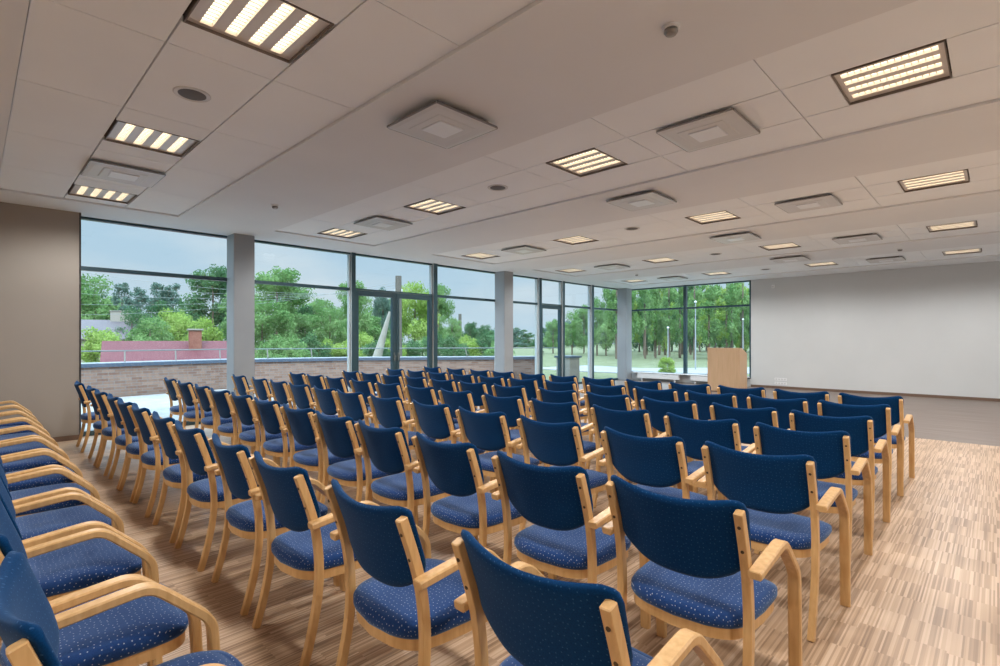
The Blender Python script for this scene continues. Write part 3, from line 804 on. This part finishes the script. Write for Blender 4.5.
tree(452, 48, 318, 26, 'broad', 'leaf_mid', 'short tree under the distant pole %s' % W4, base=.15)
tree(470, 80, 323, 20, 'broad', 'leaf_dark', 'far dark tree %s' % W4, base=.1)
tree(486, 82, 325, 20, 'broad', 'leaf_dark', 'far dark tree touching the middle column')
tree(553, 60, 320, 18, 'broad', 'leaf_mid', 'lone rounded tree behind the single glass door', base=.15)
rr = random.Random(3)
bush_me = {q: crown_mesh('foliage', 'broad', 7000, 41, .024, M[q]) for q in ('leaf_mid', 'leaf_light', 'leaf_dark')}
for k in range(17):
    u = 252+k*15.5; dp = 27+rr.uniform(-2, 5); p = at(u, dp); zb = terr(p.x, p.y); zt = CAM_H+(340-rr.uniform(328, 338))/513*dp; wd = rr.uniform(30, 40)/513*dp
    t = empty('bush', (p.x, p.y, zb), rr.uniform(0, 6)); tag(t, 'leafy bush showing over the brick parapet, %s from the first column' % (ORD+['thirteenth', 'fourteenth', 'fifteenth', 'sixteenth', 'seventeenth'])[k], 'bush', 'bushes beyond the parapet')
    q = rr.choice(['leaf_mid', 'leaf_mid', 'leaf_dark', 'leaf_light'])
    c = bpy.data.objects.new('foliage', bush_me[q]); COL.objects.link(c); c.parent = t; c.scale = (wd, wd, (zt-zb)*1.0); c.location.z = -.1*(zt-zb)
    k_ = bpy.data.objects.new('stem', trunk_me); COL.objects.link(k_); k_.parent = t; k_.scale = (.08, .08, (zt-zb)*.7)
for k, (u, dp, v, w_) in enumerate([(290, 52, 296, 46), (318, 54, 300, 44), (340, 56, 306, 40), (243, 58, 292, 50), (372, 54, 306, 36), (395, 56, 300, 36)]):
    tree(u, dp, v, w_, 'broad', rr.choice(['leaf_mid', 'leaf_dark']), 'leafy tree in the thicket outside, %s counted rightward from the first column' % ORD[k], base=.1)
for k, (u, dp, v, w_) in enumerate([(132, 58, 308, 44), (165, 60, 304, 44), (190, 62, 300, 44), (90, 60, 322, 40)]):
    tree(u, dp, v, w_, 'broad', rr.choice(['leaf_mid', 'leaf_dark']), 'darker leafy tree behind the pink roofed house, %s of four' % ('second', 'third', 'rightmost', 'leftmost')[k], base=.08)
for k in range(26):
    u = 430+k*6.3; v = 330 if u < 545 else 322
    tree(u+rr.uniform(-3, 3), rr.uniform(105, 130), v+rr.uniform(-3, 4), rr.uniform(16, 26), rr.choice(['broad', 'spruce']), rr.choice(['leaf_dark', 'leaf_blue', 'leaf_dark']),
         'dark tree of the distant wood along the horizon', 'trees of the distant wood on the horizon', base=.02)
for k, (u, v) in enumerate([(572, 312), (584, 306), (597, 298), (606, 302), (616, 290), (627, 300)]):
    tree(u, 56+rr.uniform(-5, 5), v, 24, 'broad', rr.choice(['leaf_mid', 'leaf_mid', 'leaf_dark']), 'leafy roadside tree outside, %s to the right of the single glass door' % ORD[k], 'roadside trees left of the corner column', base=.12)
for k in range(30):
    u = 618+(k % 15)*12.5+rr.uniform(-4, 4); row = k//15
    tree(u, (44, 54)[row]+rr.uniform(-3, 3), rr.uniform(262, 285), rr.uniform(20, 32), 'pine', rr.choice(['leaf_mid', 'leaf_dark', 'leaf_mid', 'leaf_light']),
         'tall slender tree of the wood across the road beyond the far window', 'tall trees of the wood beyond the far window', base=(.22, .12)[row])
for k in range(16):
    u = 628+k*9+rr.uniform(-3, 3)
    tree(u, 70+rr.uniform(-6, 6), rr.uniform(285, 300), 26, 'broad', rr.choice(['leaf_mid', 'leaf_dark', 'leaf_mid']),
         'tall slender tree of the wood across the road beyond the far window', 'tall trees of the wood beyond the far window', base=.06)
for k, (a, b, c_, d, lb) in enumerate([(630, 655, 42, 330, 'left'), (700, 735, 40, 326, 'right')]): pass
# the round bush
p = at(667, 21.5)
t = empty('round_bush', (p.x, p.y, -.16)); tag(t, 'rounded bright green conifer bush on the lawn below the flagpole', 'bush')
c = bpy.data.objects.new('foliage', crown_mesh('foliage', 'bush', 14000, 99, .02, M['leaf_light'])); COL.objects.link(c); c.parent = t; c.location = (0, 0, -.04); c.scale = (1.0, 1.0, .90)
MB().tube([(0, 0, 0), (0, 0, .4)], [.05, .03], 6).build('stem', M['bark'], t)
